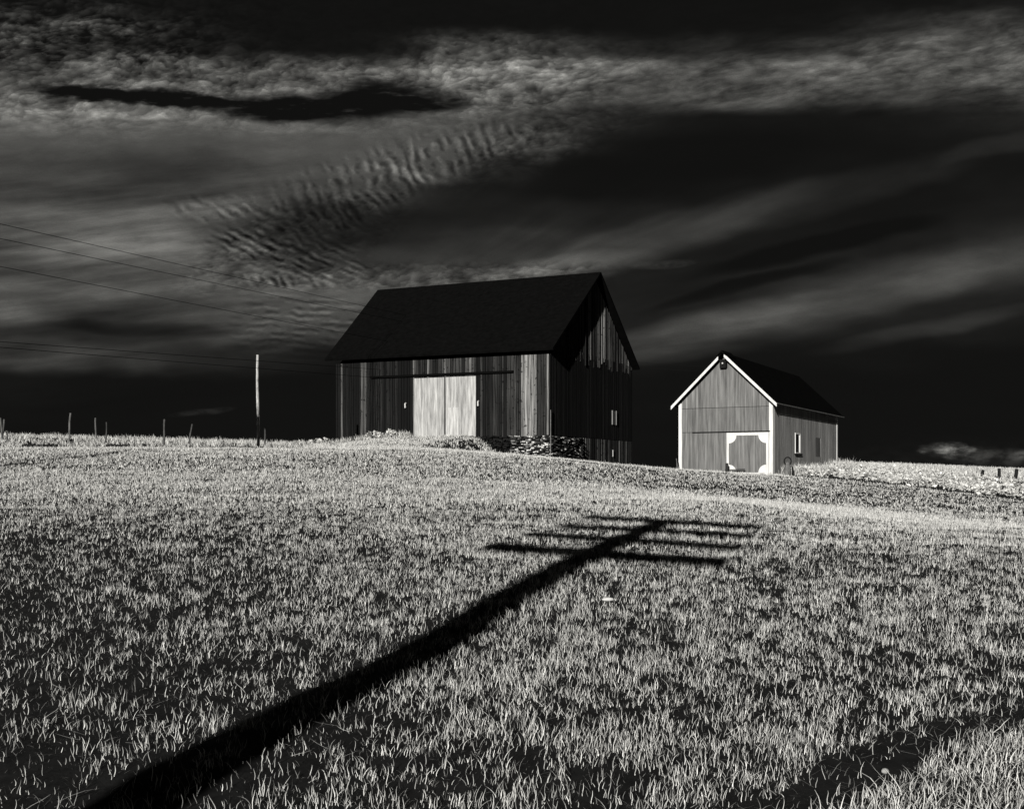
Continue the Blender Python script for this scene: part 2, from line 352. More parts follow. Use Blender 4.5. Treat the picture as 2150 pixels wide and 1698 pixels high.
def np_mesh(name, v, q, mt_, tones=None, smooth=False):
    me = bpy.data.meshes.new(name); v = np.ascontiguousarray(v, dtype=np.float32); q = np.ascontiguousarray(q, dtype=np.int32); k = q.shape[1]
    me.vertices.add(len(v)); me.vertices.foreach_set('co', v.ravel())
    me.loops.add(q.size); me.loops.foreach_set('vertex_index', q.ravel())
    me.polygons.add(len(q)); me.polygons.foreach_set('loop_start', np.arange(0, q.size, k, dtype=np.int32))
    try: me.polygons.foreach_set('loop_total', np.full(len(q), k, dtype=np.int32))
    except Exception: pass
    me.polygons.foreach_set('use_smooth', np.full(len(q), smooth))
    if tones is not None:
        at = me.attributes.new('tone', 'FLOAT', 'FACE'); at.data.foreach_set('value', tones.astype(np.float32))
    me.materials.append(mt_); me.update(calc_edges=True); me.validate()
    o = bpy.data.objects.new(name, me); col.objects.link(o); return o
gv, gq = grid_sheet()
tag(np_mesh('ground', gv, gq, MAT['soil'], smooth=True), kind='structure')

# ------------------------------------------------------------------ grass
def blades(bx, by, L, wd, lean, curl, tone, segs, yaw=None, lift=0.0):
    """tapered, curved ribbons: returns vertices, quads, tones"""
    n = len(bx); bz = ground(bx, by) + lift
    a = rng.uniform(0, 2 * np.pi, n) if yaw is None else yaw               # lean direction
    fa = a + np.pi / 2 + rng.normal(0, .5, n)                               # ribbon's width direction
    ts = np.linspace(0, 1, segs + 1)
    V = np.zeros((n, segs + 1, 2, 3))
    for k, t in enumerate(ts):
        th = lean + curl * t                                                # tilt from vertical
        thm = lean + curl * t / 2
        r = L * t * np.sin(thm); z = L * t * np.cos(thm)
        wob = np.sin(t * 5 + a * 3) * L * .05
        cx = bx + r * np.cos(a) + wob * np.sin(a); cy = by + r * np.sin(a) - wob * np.cos(a); cz = bz + z - .005
        w = wd * .5 * (1 - t ** 2.2) * (.75 + .5 * t) + .0004
        V[:, k, 0] = np.stack([cx - w*np.cos(fa), cy - w*np.sin(fa), cz], -1)
        V[:, k, 1] = np.stack([cx + w*np.cos(fa), cy + w*np.sin(fa), cz], -1)
    b0 = (np.arange(n) * (segs + 1) * 2)[:, None]; k = np.arange(segs)[None, :] * 2
    q = np.stack([b0 + k, b0 + k + 1, b0 + k + 3, b0 + k + 2], -1).reshape(-1, 4)
    return V.reshape(-1, 3), q, np.repeat(tone, segs)
class Pile:
    def __init__(s): s.V = []; s.Q = []; s.T = []; s.n = 0
    def add(s, v, q, t): s.V.append(v); s.Q.append(q + s.n); s.T.append(t); s.n += len(v)
    def build(s, name, m): return np_mesh(name, np.concatenate(s.V), np.concatenate(s.Q), m, np.concatenate(s.T))
def scatter(y0, y1, dens, half=.53, xpad=1.2):
    """uniform points inside the wedge in front of the camera"""
    area = half * (y1**2 - y0**2) + 2 * xpad * (y1 - y0); n = int(area * dens)
    y = np.sqrt(rng.uniform(y0**2, y1**2, n)); x = rng.uniform(-1, 1, n) * (half * y + xpad)
    return x, y
def uof(x, y): return CU + F * x / np.maximum(y, .5)
def edge(u): return np.interp(u, [0, 640, 800, 1075, 1330, 1640, 2150], [49.5, 50, 52, 56, 62, 58, 46.5])   # far edge of the sown field
def rut(x, y):     # bare soil along a wheel track, lower right
    d = np.abs((x - 1.5) * .608 - (y - 5.75) * .795 + .10 * np.sin(y * 3)); return d
fld = Pile()
for (y0, y1, pd, nb, segs, Lm, wm) in [(4.0, 7, 1050, 2, 5, .060, .0031), (7, 11, 940, 2, 4, .060, .0034), (11, 17, 700, 2, 3, .062, .0042), (17, 25, 470, 2, 3, .064, .0058),
                                       (25, 36, 170, 3, 2, .076, .0092), (36, 63, 92, 3, 2, .080, .014)]:
    x, y = scatter(y0, y1, pd)
    u = uof(x, y); keep = y < edge(u) - .2
    cl = vnoise(x * 7.5, y * 5.5, 12) * .6 + vnoise(x * 15, y * 13, 13) * .4            # plant clumps
    med = vnoise(x * 1.5, y * 1.1, 11) * .6 + vnoise(x * .5, y * .35, 14) * .4
    left = np.clip((1000 - u) / 1000, 0, 1) * np.clip((26 - y) / 13, 0, 1)
    far = np.clip((y - 24) / 9, 0, 1)
    lee = np.clip((u - 950) / 350, 0, 1) * np.clip((y - np.interp(u, [900, 1480, 1760, 2150], [37, 35, 33, 28])) / 2.5, 0, 1)     # thinner crop beyond the swell on the right
    far = far * (1 - .75 * lee) * (1 + .25 * np.clip((1000 - u) / 300, 0, 1) * np.clip((y - 31) / 3, 0, 1))
    nr = np.clip((9 - y) / 4, 0, 1)
    th = .50 + .30 * left - .06 * np.clip((u - 1300) / 500, 0, 1) * nr - .10 * far - (med - .5) * (.34 - .22 * far)
    p = np.clip((cl - th) * 1.7 + .46, .07, 1); p = p + (1 - p) * .8 * far
    row = .5 + .5 * np.sin((y * .985 - x * .17) * 2 * np.pi / .9 + 3 * vnoise(x * .3, y * .3, 17)); p = p * (1 - .22 * far * row) * (1 - .42 * lee) * (1 - .22 * np.clip((y - 11) / 4, 0, 1) * np.clip((27 - y) / 4, 0, 1))
    rd = rut(x, y); p = np.where((rd < .18) & (y < 9.5), .04, p)
    keep &= rng.uniform(size=len(x)) < p
    x = x[keep]; y = y[keep]; pl = rng.normal(1, .17, len(x)) * (.75 + .5 * vnoise(x * 1.6, y * 1.6, 21)); pt = rng.normal(1, .12, len(x))
    for k in range(nb):
        n = len(x); L = Lm * pl * rng.uniform(.35, 1.55, n)
        lean = np.abs(rng.normal(.12, .2, n)); curl = rng.normal(.45, .55, n)
        messy = rng.uniform(size=n) < .12; curl = np.where(messy, rng.uniform(1.0, 2.0, n), curl)
        tone = np.clip(pt * rng.normal(1, .3, n), .22, 1.6)
        v, q, t = blades(x + rng.normal(0, .022, n), y + rng.normal(0, .022, n), L, wm * rng.uniform(.6, 1.35, n), lean, curl, tone, segs)
        fld.add(v, q, t)
# flattened straw along the rut and in the near field
n = 500; x = rng.uniform(-4, 5, n); y = rng.uniform(4.3, 12, n)
v, q, t = blades(x, y, rng.uniform(.06, .22, n), rng.uniform(.003, .007, n), rng.uniform(1.1, 1.5, n), rng.normal(0, .15, n), rng.uniform(.5, 1.3, n), 3, lift=.025)
fld.add(v, q, t)
n = 300; k = rng.uniform(0, 4.2, n); x = 1.1 + k * .795 + rng.normal(0, .16, n); y = 5.45 + k * .608 + rng.normal(0, .16, n)
v, q, t = blades(x, y, rng.uniform(.04, .13, n), rng.uniform(.002, .005, n), rng.uniform(.9, 1.5, n), rng.normal(0, .2, n), rng.uniform(.15, .8, n), 3, lift=.01)
fld.add(v, q, t)
# longer tangled grass beyond the bare strip, bottom right
x, y = scatter(4.6, 8.0, 150); dd = (x - 1.5) * .608 - (y - 5.75) * .795; kk = (dd > .30) & (dd < 1.6) & (y < 7.6); x = x[kk]; y = y[kk]
for _ in range(5):
    n = len(x)
    v, q, t = blades(x + rng.normal(0, .04, n), y + rng.normal(0, .04, n), rng.uniform(.06, .19, n), rng.uniform(.003, .006, n), np.abs(rng.normal(.4, .4, n)), rng.normal(.9, .6, n), np.clip(rng.normal(.95, .35, n), .2, 1.6), 4)
    fld.add(v, q, t)
# dead litter close to the soil
x, y = scatter(4.0, 15, 330); n = len(x)
v, q, t = blades(x, y, rng.uniform(.02, .06, n), rng.uniform(.002, .006, n), rng.uniform(.7, 1.5, n), rng.normal(.2, .5, n), rng.uniform(.04, .42, n), 2)
fld.add(v, q, t)
tag(fld.build('grass', MAT['grass']), 'short pale young grass blades covering the whole sloping field', 'grass', kind='stuff')

rough = Pile()
def region(y0, y1, dens, test):
    x, y = scatter(y0, y1, dens); k = test(uof(x, y), x, y); return x[k], y[k]
def tufts(x, y, nb, Lm, wm, spread, pile, segs=3, curlm=.7, tn=1.0):
    pl = rng.uniform(.6, 1.35, len(x)); pt = rng.normal(tn, .12, len(x))
    for _ in range(nb):
        n = len(x)
        v, q, t = blades(x + rng.normal(0, spread, n), y + rng.normal(0, spread, n), Lm * pl * rng.uniform(.6, 1.3, n), wm * rng.uniform(.6, 1.3, n),
                         np.abs(rng.normal(.2, .2, n)), rng.normal(curlm, .4, n), np.clip(pt * rng.normal(1, .2, n), .3, 1.5), segs)
        pile.add(v, q, t)
def inmound(x, y):
    rx = x - C0[0]; ry = y - C0[1]; return rx * D1[0] + ry * D1[1], -(rx * D2[0] + ry * D2[1])
x, y = region(49, 80, 4.2, lambda u, x, y: (u < 690) & (y > edge(u) + .2))
k = vnoise(x * 1.1, y * 1.1, 31) > np.where(y < edge(uof(x, y)) + 5, .62, .3); tufts(x[k], y[k], 12, .26, .03, .09, rough)
s_, n_ = inmound(*scatter(50, 64, 1)); 
def mtest(u, x, y):
    s, n = inmound(x, y); return (u > 640) & (u < 1100) & (n > .05) & (y > edge(u) - 2.5) & (s > .6)
x, y = region(48, 66, 26, mtest); tufts(x, y, 6, .12, .028, .06, rough, 2, .5, 1.05)
# tangled longer grass against the barn wall left of the doors
s = rng.uniform(8.9, 17, 260); n = rng.uniform(.1, .9, 260)
x = C0[0] + D1[0]*s - D2[0]*n; y = C0[1] + D1[1]*s - D2[1]*n; tufts(x, y, 12, .34, .035, .1, rough)
s = rng.uniform(1.2, 4.4, 60); n = rng.uniform(.1, 1.2, 60)
x = C0[0] + D1[0]*s - D2[0]*n; y = C0[1] + D1[1]*s - D2[1]*n; tufts(x, y, 9, .26, .035, .1, rough)
# far pasture on the right, up to the skyline
x, y = region(60, 108, 4.5, lambda u, x, y: (u > 1640) & (y > edge(u) + 12)); tufts(x, y, 9, .20, .045, .14, rough, 2, .6, 1.0)
x, y = region(52, 60, 20, lambda u, x, y: (u > 1330) & (u < 1640) & (y > edge(u) - 1)); tufts(x, y, 6, .14, .03, .06, rough, 2)
tag(rough.build('rough_grass', MAT['weed']), 'longer pale rough grass along the fence line and barn bank', 'rough grass', kind='stuff')

# leafy weeds on the bank to the right of the small barn
def leaves(cx, cy, R, Hh, nl, size, pile, tn=1.0, zoff=0.0):
    n = len(cx); i = np.repeat(np.arange(n), nl); m = len(i)
    a = rng.uniform(0, 2*np.pi, m); r = np.sqrt(rng.uniform(0, 1, m)) * R[i]; hz = rng.uniform(.05, 1, m) ** .8
    px = cx[i] + r * np.cos(a) * (1 - .5 * hz); py = cy[i] + r * np.sin(a) * (1 - .5 * hz); pz = ground(px, py) + zoff + hz * Hh[i] * (1 - .5 * (r / R[i]) ** 2)
    d = rng.normal(size=(m, 3)); d[:, 2] = np.abs(d[:, 2]) * .6; d /= np.linalg.norm(d, axis=1)[:, None]
    e = np.cross(d, rng.normal(size=(m, 3))); e /= np.linalg.norm(e, axis=1)[:, None]
    sz = size * rng.uniform(.5, 1.4, m)[:, None]; P = np.stack([px, py, pz], -1)
    V = np.stack([P, P + d*sz*.5 + e*sz*.3, P + d*sz, P + d*sz*.5 - e*sz*.3], 1).reshape(-1, 3)
    q = np.arange(m * 4).reshape(-1, 4); pile.add(V, q, np.clip(rng.normal(tn, .22, m), .3, 1.6))
wd = Pile()
x, y = region(45, 80, 2.3, lambda u, x, y: (u > 1625) & (y > edge(u) + .2) & (y < edge(u) + 12.5))
sd = (x - 14.4) * .875 - (y - 58) * .484; k = (sd > .35) & (vnoise(x * .9, y * .9, 51) > .36); x = x[k]; y = y[k]
leaves(x, y, rng.uniform(.22, .55, len(x)), rng.uniform(.22, .65, len(x)), 30, .19, wd)
tufts(x[::2], y[::2], 8, .38, .035, .14, wd, 3, .8, 1.0)
s = rng.uniform(1.2, 18, 240); n = rng.uniform(.15, 1.0, 240)
x = 14.4 + .484*s + .875*n; y = 58 + .875*s - .484*n; tufts(x, y, 12, .50, .03, .15, wd, 4, .6, 1.0)
tag(wd.build('weeds', MAT['weed']), 'tangled pale leafy weeds on the bank beside the small barn', 'weeds', kind='stuff')

# ------------------------------------------------------------------ board walls
def zpx(v, Y): return (HV - v) / F * Y
def board_wall(mb, P, D, N, s0, s1, zb, zt, wfun, tone, holes=(), th=.03, tilt=0.0, back=True, jog=.0, backing=.06, gap=.012, splits=()):
    """vertical boards from s0 to s1 along D, standing proud of a backing; zb, zt: functions of s; holes: (sa, sb, za, zb)"""
    s = s0
    while s < s1 - .03:
        w = min(wfun(), s1 - s); a, b = s + gap / 2, s + w - gap / 2
        if b - a < .02: break
        tl = random.gauss(0, tilt) if tilt else 0; oa = th + max(0, -tl) * w; ob = th + max(0, tl) * w
        mid = (a + b) / 2; bot = zb(mid) - random.random() * jog
        segs = [(bot, None)]
        cuts = sorted([(h[2], h[3]) for h in holes if h[0] - .02 < mid < h[1] + .02])
        rngs = []; cur = bot
        for ca, cb in cuts:
            if ca > cur: rngs.append((cur, ca, False))
            cur = max(cur, cb)
        rngs.append((cur, None, True))
        out = []
        for r0, r1, istop in rngs:          # split long boards at the building's seams
            zc = r0
            for sp_ in splits:
                lim = r1 if r1 is not None else zt(mid) - .1
                if zc + .05 < sp_ < lim: out.append((zc, sp_ - .012, False)); zc = sp_ + .012
            out.append((zc, r1, istop))
        for r0, r1, istop in out:
            ta, tb = (zt(a), zt(b)) if istop else (r1, r1)
            if min(ta, tb) - r0 < .02: continue
            p = lambda ss, o, z: (P[0] + D[0]*ss + N[0]*o, P[1] + D[1]*ss + N[1]*o, z)
            mb.hexa([p(a, 0, r0), p(b, 0, r0), p(b, ob, r0), p(a, oa, r0), p(a, 0, ta), p(b, 0, tb), p(b, ob, tb), p(a, oa, ta)], tone(mid, (r0 + ta) / 2))
        s += w

# ------------------------------------------------------------------ large barn
GB = .9
barn = empty('large_barn', (C0[0] - 3.5, C0[1] + 9.5, GB), 'large dark weathered barn with a steep black roof and pale double doors', 'barn')
LB, WB = 14.4, 15.8
NF = (-D2[0], -D2[1]); NG = (-D1[0], -D1[1])            # outward normals: front, gable (right)
def pb(s, y, z): return (C0[0] + D1[0]*s + D2[0]*y, C0[1] + D1[1]*s + D2[1]*y, z)
# core that fills the barn behind its boards
mb = MB()
Zf, Zr, Zk = 6.62, 7.15, 12.32
prof = [(.08, -1.0), (WB - .08, -1.0), (WB - .08, Zr - .1), (WB / 2, Zk - .15), (.08, Zf - .1)]
va = [pb(.08, y, z) for y, z in prof]; vb = [pb(LB - .08, y, z) for y, z in prof]; k = len(prof)
mb.add(va + vb, [tuple(range(k))[::-1], tuple(range(k, 2*k))] + [(i, (i+1) % k, k+(i+1) % k, k+i) for i in range(k)])
mb.build('inner_wall', MAT['black'], barn)
DA, DB, DZ0, DZ1 = 4.63, 8.80, 1.93, 5.50
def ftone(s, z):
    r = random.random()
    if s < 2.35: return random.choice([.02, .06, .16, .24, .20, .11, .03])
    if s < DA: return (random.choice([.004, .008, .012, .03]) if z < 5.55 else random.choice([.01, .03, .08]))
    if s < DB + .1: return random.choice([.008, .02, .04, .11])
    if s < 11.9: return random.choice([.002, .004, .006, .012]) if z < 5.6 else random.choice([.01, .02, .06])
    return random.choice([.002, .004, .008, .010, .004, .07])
mb = MB()
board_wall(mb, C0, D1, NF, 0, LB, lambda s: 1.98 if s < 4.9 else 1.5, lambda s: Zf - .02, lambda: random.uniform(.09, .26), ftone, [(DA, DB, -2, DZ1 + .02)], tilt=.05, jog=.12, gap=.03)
mb.build('front_wall', MAT['barn'], barn)
def gz(s):   # gable wall top along its depth
    return (Zf + (Zk - Zf) * s / (WB/2) if s < WB/2 else Zk + (Zr - Zk) * (s - WB/2) / (WB/2)) - .12
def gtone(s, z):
    if z > 7.0 and s > 4.0: return random.choice([.01, .03, .06, .20, .38, .10]) * min(1.0, .25 + max(0, s - 4.6) / 3.2)  # sunlit part of the upper gable put into the board tones
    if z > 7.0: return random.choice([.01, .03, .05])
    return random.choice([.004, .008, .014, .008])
mb = MB()
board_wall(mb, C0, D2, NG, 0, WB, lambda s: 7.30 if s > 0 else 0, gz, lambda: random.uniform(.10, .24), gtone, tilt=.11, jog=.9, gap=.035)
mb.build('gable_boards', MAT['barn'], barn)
mb = MB()
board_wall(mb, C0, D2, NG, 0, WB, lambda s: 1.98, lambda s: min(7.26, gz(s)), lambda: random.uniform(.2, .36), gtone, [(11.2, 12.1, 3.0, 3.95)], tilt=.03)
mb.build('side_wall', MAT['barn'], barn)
mb = MB()
board_wall(mb, C0, D2, NG, 5.4, WB, lambda s: -.8, lambda s: 1.95, lambda: random.uniform(.16, .26), lambda s, z: random.choice([.01, .03, .06, .11]), tilt=.08)
mb.build('basement_boards', MAT['barn'], barn)
# gable window with two pale jambs
wo = empty('window', pb(-.02, 11.6, 3.0)); wo.parent = barn; wo.location = wo.location - barn.location
for a in (11.22, 12.02):
    w = MB(); w.box(pb(-.02, a, 3.0), (NG[0]*.09, NG[1]*.09, 0), (D2[0]*.045, D2[1]*.045, 0), (0, 0, .95), .24); w.build('jamb', MAT['white'], wo)
g = MB(); g.box(pb(-.005, 11.3, 3.0), (NG[0]*.012, NG[1]*.012, 0), (D2[0]*.70, D2[1]*.70, 0), (0, 0, .95)); g.build('pane', MAT['glass'], wo)
w = MB(); w.box(pb(-.03, 11.35, .85), (NG[0]*.06, NG[1]*.06, 0), (D2[0]*.10, D2[1]*.10, 0), (0, 0, .45), .6)
w.build('door_post', MAT['white'], barn)
# stone foundation
def stones(mb, D, N, a, b, z0, z1, tn):
    z = z0
    while z < z1 - .04:
        hh = random.uniform(.05, .13); s = a + random.uniform(-.1, 0)
        while s < b:
            w_ = random.choice([.08, .12, .18, .26, .36]) * random.uniform(.7, 1.2); dp = random.uniform(.02, .24)
            o0 = Vector((C0[0] + D[0]*max(s, a), C0[1] + D[1]*max(s, a), z + random.uniform(-.04, .04)))
            wl = min(s + w_, b) - max(s, a) - .03
            if wl > .05:
                t_ = tn() if (N is not NF or s < 2.3) else random.choice([.003, .005, .008, .01]); ax = Vector((D[0], D[1], random.uniform(-.22, .22))) * wl; an = Vector((N[0], N[1], 0)) * dp; h_ = min(hh, z1 - z) - .02
                q = [o0, o0 + ax, o0 + ax*.93 + an, o0 + ax*.07 + an*random.uniform(.6, 1)]
                up = Vector((0, 0, h_)); mb.hexa(q + [p + up + (Vector((0, 0, -.015)) if i > 1 else Vector((0,0,0))) for i, p in enumerate(q)], t_)
            s += w_
        z += hh
mb = MB(); stones(mb, D1, NF, .0, 4.9, -.2, 1.96, lambda: random.choice([.01, .02, .04, .12, .35, .6, .7]))
stones(mb, D2, NG, 0, 5.4, -.4, 1.96, lambda: random.choice([.01, .01, .02, .04, .3]))
mb.build('stone_foundation', MAT['stone'], barn)
# roof: two black slopes with overhang
def slab(mb, a, b, c, d, th):
    a, b, c, d = map(Vector, (a, b, c, d)); n = (b - a).cross(d - a).normalized() * th
    if n.z > 0: n = -n
    mb.hexa([a, b, c, d, a + n, b + n, c + n, d + n])
mb = MB()
slab(mb, pb(-.42, -.48, 6.88), pb(LB + .55, -.48, 6.88), pb(LB + 1.75, WB/2, 12.62), pb(-.42, WB/2, 12.62), .13)
mb.build('roof', MAT['roof'], barn)
mb = MB()
slab(mb, pb(-.42, WB + .6, 7.2), pb(LB + .55, WB + .6, 7.2), pb(LB + 1.75, WB/2, 12.621), pb(-.42, WB/2, 12.621), .13)
mb.build('roof', MAT['roof'], barn)
# pale double doors
for nm, a, b, base in (('door', DA, 6.64, .40), ('door', 6.72, DB, .38)):
    mb = MB()
    def dt(s, z, base=base):
        t = base * random.uniform(.86, 1.1)
        return t
    board_wall(mb, C0, D1, NF, a, b, lambda s: DZ0 + random.uniform(0, .05), lambda s: DZ1, lambda: random.uniform(.15, .24), dt, th=.07, tilt=.02, gap=.006)
    do = mb.build(nm, MAT['door'], barn)
    if a == DA:      # paler patch of newer boards
        mb = MB(); board_wall(mb, (C0[0] + NF[0]*.075, C0[1] + NF[1]*.075), D1, NF, 5.75, 6.60, lambda s: DZ0 + .04, lambda s: 3.68, lambda: .21, lambda s, z: .47, th=.02, gap=.005)
        mb.build('patch_boards', MAT['door'], do)
    h = MB(); hs = 4.45 if a == DA else 9.35
    h.tube([pb(hs, -.07, 3.78), pb(hs, -.16, 3.74), pb(hs, -.17, 3.98), pb(hs, -.07, 4.02)], .045, 6, .9); h.build('latch', MAT['white'], do)
mb = MB(); mb.box(pb(2.2, -.03, 5.60), (D1[0]*9.6, D1[1]*9.6, 0), (NF[0]*.16, NF[1]*.16, 0), (0, 0, .13)); mb.build('door_track', MAT['black'], barn)
mb = MB(); mb.box(pb(DA - .1, -.02, 1.84), (D1[0]*4.4, D1[1]*4.4, 0), (NF[0]*.2, NF[1]*.2, 0), (0, 0, .08), .08); mb.build('sill', MAT['barn'], barn)
mb = MB(); mb.tube([pb(-.10, -.02, -.2), pb(-.10, -.02, 3.4)], .018, 6, .22); mb.build('downpipe', MAT['stone'], barn)

# ------------------------------------------------------------------ small barn
R0 = np.array([14.4, 58.0]); E1 = np.array([-.853, .521]); E2 = np.array([.484, .875]); WS, LS = 5.47, 16.8
NSf = np.array([-.521, -.853]); NSs = np.array([.875, -.484])
shed = empty('small_barn', (14.4 + 1.7, 58 + 8.5, -.3), 'small grey barn with white trimmed gable and door, right of the dark barn', 'barn')
def ps(s, y, z, o=0.0): return (R0[0] + E1[0]*s + E2[0]*y + NSf[0]*o, R0[1] + E1[1]*s + E2[1]*y + NSf[1]*o, z)
def pside(y, z, o=0.0): return (R0[0] + E2[0]*y + NSs[0]*o, R0[1] + E2[1]*y + NSs[1]*o, z)
ZE, ZA = 3.86, 6.38
def sz(s):
    m = WS / 2; return ZE + (ZA - ZE) * (s / m if s < m else (WS - s) / m)
mb = MB(); prof = [(.03, -.8), (WS - .03, -.8), (WS - .03, ZE - .1), (WS / 2, ZA - .1), (.03, ZE - .1)]
va = [ps(s, .03, z) for s, z in prof]; vb = [ps(s, LS - .03, z) for s, z in prof]; k = 5
mb.add(va + vb, [tuple(range(k))[::-1], tuple(range(k, 2*k))] + [(i, (i+1) % k, k+(i+1) % k, k+i) for i in range(k)])
mb.build('inner_wall', MAT['black'], shed)
mb = MB()
board_wall(mb, R0, E1, NSf, 0, WS, lambda s: -.7, lambda s: sz(s) - .03, lambda: random.uniform(.10, .15), lambda s, z: .155 * random.uniform(.82, 1.16) * (1.12 if z > 3.5 else 1),
           [(.16, 2.62, -1, 2.08)], th=.035, tilt=.02, gap=.004, splits=(2.12, 3.50))
mb.build('front_wall', MAT['shed'], shed)
mb = MB()
W1 = (4.96, 6.24, .95, 2.17); W2 = (10.36, 11.7, .80, 2.02)
board_wall(mb, R0, E2, NSs, 0, LS, lambda s: -.8, lambda s: ZE - .12, lambda: random.uniform(.12, .18), lambda s, z: .25 * random.uniform(.8, 1.2), [W1, W2], th=.03, tilt=.03, gap=.005)  # side tone set above the front's: grazing sunlight put into the board colour
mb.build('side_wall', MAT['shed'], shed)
# roof, ridge cap
mb = MB(); oh = .52
slab(mb, ps(-.40, -oh, 3.64), ps(-.40, LS + .5, 3.64), ps(WS/2, LS + .5, 6.60), ps(WS/2, -oh, 6.60), .06); mb.build('roof', MAT['roof'], shed)
mb = MB()
slab(mb, ps(WS + .34, -oh, 3.66), ps(WS + .34, LS + .5, 3.66), ps(WS/2, LS + .5, 6.601), ps(WS/2, -oh, 6.601), .06); mb.build('roof', MAT['roof'], shed)
mb = MB(); c = WS / 2
mb.add([ps(c - .32, -oh - .12, 6.36), ps(c, -oh - .12, 6.70), ps(c + .32, -oh - .12, 6.36), ps(c, -oh - .12, 6.56), ps(c - .32, 1.2, 6.36), ps(c, 1.2, 6.70), ps(c + .32, 1.2, 6.36), ps(c, 1.2, 6.56)],
       [(0,1,3),(1,2,3),(0,4,5,1),(1,5,6,2),(3,2,6,7),(0,3,7,4),(4,7,5),(5,7,6)]); mb.build('ridge_hood', MAT['roof'], shed)
# white rake boards
def rake(sa, za, sb, zb):
    mb = MB(); o = oh + .0
    a, b = Vector(ps(sa, -o, za)), Vector(ps(sb, -o, zb)); dn = Vector((0, 0, -.20)); out = Vector((NSf[0]*.035, NSf[1]*.035, 0)); off = out * .1
    mb.hexa([a + off + dn, b + off + dn, b + out + dn, a + out + dn, a + off, b + off, b + out, a + out]); return mb
rake(-.40, 3.62, c - .12, 6.50).build('rake_board', MAT['white'], shed)
rake(WS + .34, 3.64, c + .22, 6.36).build('rake_board', MAT['white'], shed)
# side eave fascia, thin pale edge at its far end
mb = MB(); a, b = Vector(ps(-.405, -oh + .02, 3.585)), Vector(ps(-.405, LS + .5, 3.585)); mb.hexa([a, b, b + Vector((NSs[0]*.02, NSs[1]*.02, 0)), a + Vector((NSs[0]*.02, NSs[1]*.02, 0))] + [p + Vector((0, 0, .055)) for p in (a, b, b + Vector((NSs[0]*.02, NSs[1]*.02, 0)), a + Vector((NSs[0]*.02, NSs[1]*.02, 0)))], .14)
mb.build('eave_edge', MAT['stone'], shed)
# corner boards
def upright(P3, ax, ay, z0, z1, name, m=MAT['white']):
    mb = MB(); mb.box((P3[0], P3[1], z0), (ax[0], ax[1], 0), (ay[0], ay[1], 0), (0, 0, z1 - z0)); return mb.build(name, m, shed)
p = ps(-.04, 0, 0); upright(ps(-.045, 0, 0, .0), E1*.20, NSf*.06, -.5, ZE - .02, 'corner_board')
upright(pside(-.055, 0, 0), E2*.45, NSs*.055, -.5, ZE - .14, 'corner_board')
upright(ps(WS - .16, 0, 0), E1*.20, NSf*.06, -.5, ZE - .06, 'corner_board')
upright(pside(LS - .22, 0, 0), E2*.24, NSs*.06, -.5, ZE - .14, 'corner_board')
# door with a white frame whose corners are filled with quarter rounds
door = MB()
board_wall(door, (R0[0] + NSf[0]*.0, R0[1] + NSf[1]*.0), E1, NSf, .19, 2.58, lambda s: -.30, lambda s: 2.04, lambda: random.uniform(.14, .2), lambda s, z: .16 * random.uniform(.85, 1.15), th=.06, tilt=.02, gap=.005)
do = door.build('door', MAT['shed'], shed)
fr = MB(); o1, o2 = .068, .095
def bar(s0, s1, z0, z1):
    P_ = Vector(ps(s0, 0, z0, o1)); fr.box(P_, (E1[0]*(s1-s0), E1[1]*(s1-s0), 0), (NSf[0]*(o2-o1), NSf[1]*(o2-o1), 0), (0, 0, z1 - z0))
bar(.17, .31, -.32, 2.06); bar(2.46, 2.60, -.32, 2.06); bar(.31, 2.46, 1.90, 2.06); bar(.31, 2.46, -.32, -.18)
def gusset(sc, zc, ds, dz_):
    r = .44; pts = [(sc, zc)] + [(sc + ds * r * math.cos(t), zc + dz_ * r * math.sin(t)) for t in np.linspace(0, math.pi/2, 10)]
    va = [ps(s, 0, z, o1) for s, z in pts]; vb = [ps(s, 0, z, o2) for s, z in pts]; k = len(pts)
    fr.add(va + vb, [tuple(range(k)), tuple(range(k, 2*k))[::-1]] + [(i, (i+1) % k, k+(i+1) % k, k+i) for i in range(k)])
gusset(.31, 1.90, 1, -1); gusset(2.46, 1.90, -1, -1); gusset(.31, -.18, 1, 1); gusset(2.46, -.18, -1, 1)
fr.build('frame', MAT['white'], do)
mb = MB(); mb.box(ps(.1, 0, 2.09, .03), (E1[0]*4.55, E1[1]*4.55, 0), (NSf[0]*.09, NSf[1]*.09, 0), (0, 0, .05)); mb.build('door_track', MAT['dark'], shed)
mb = MB(); mb.box(ps(c - .17, -.0, 5.72, .03), (E1[0]*.36, E1[1]*.36, 0), (NSf[0]*.30, NSf[1]*.30, 0), (0, 0, .48)); po = mb.build('hay_hatch', MAT['dark'], shed)
mb = MB(); mb.tube([ps(c, 0, 5.98, .33), ps(c, 0, 5.98, .39)], .045, 8); mb.build('pulley', MAT['white'], po)
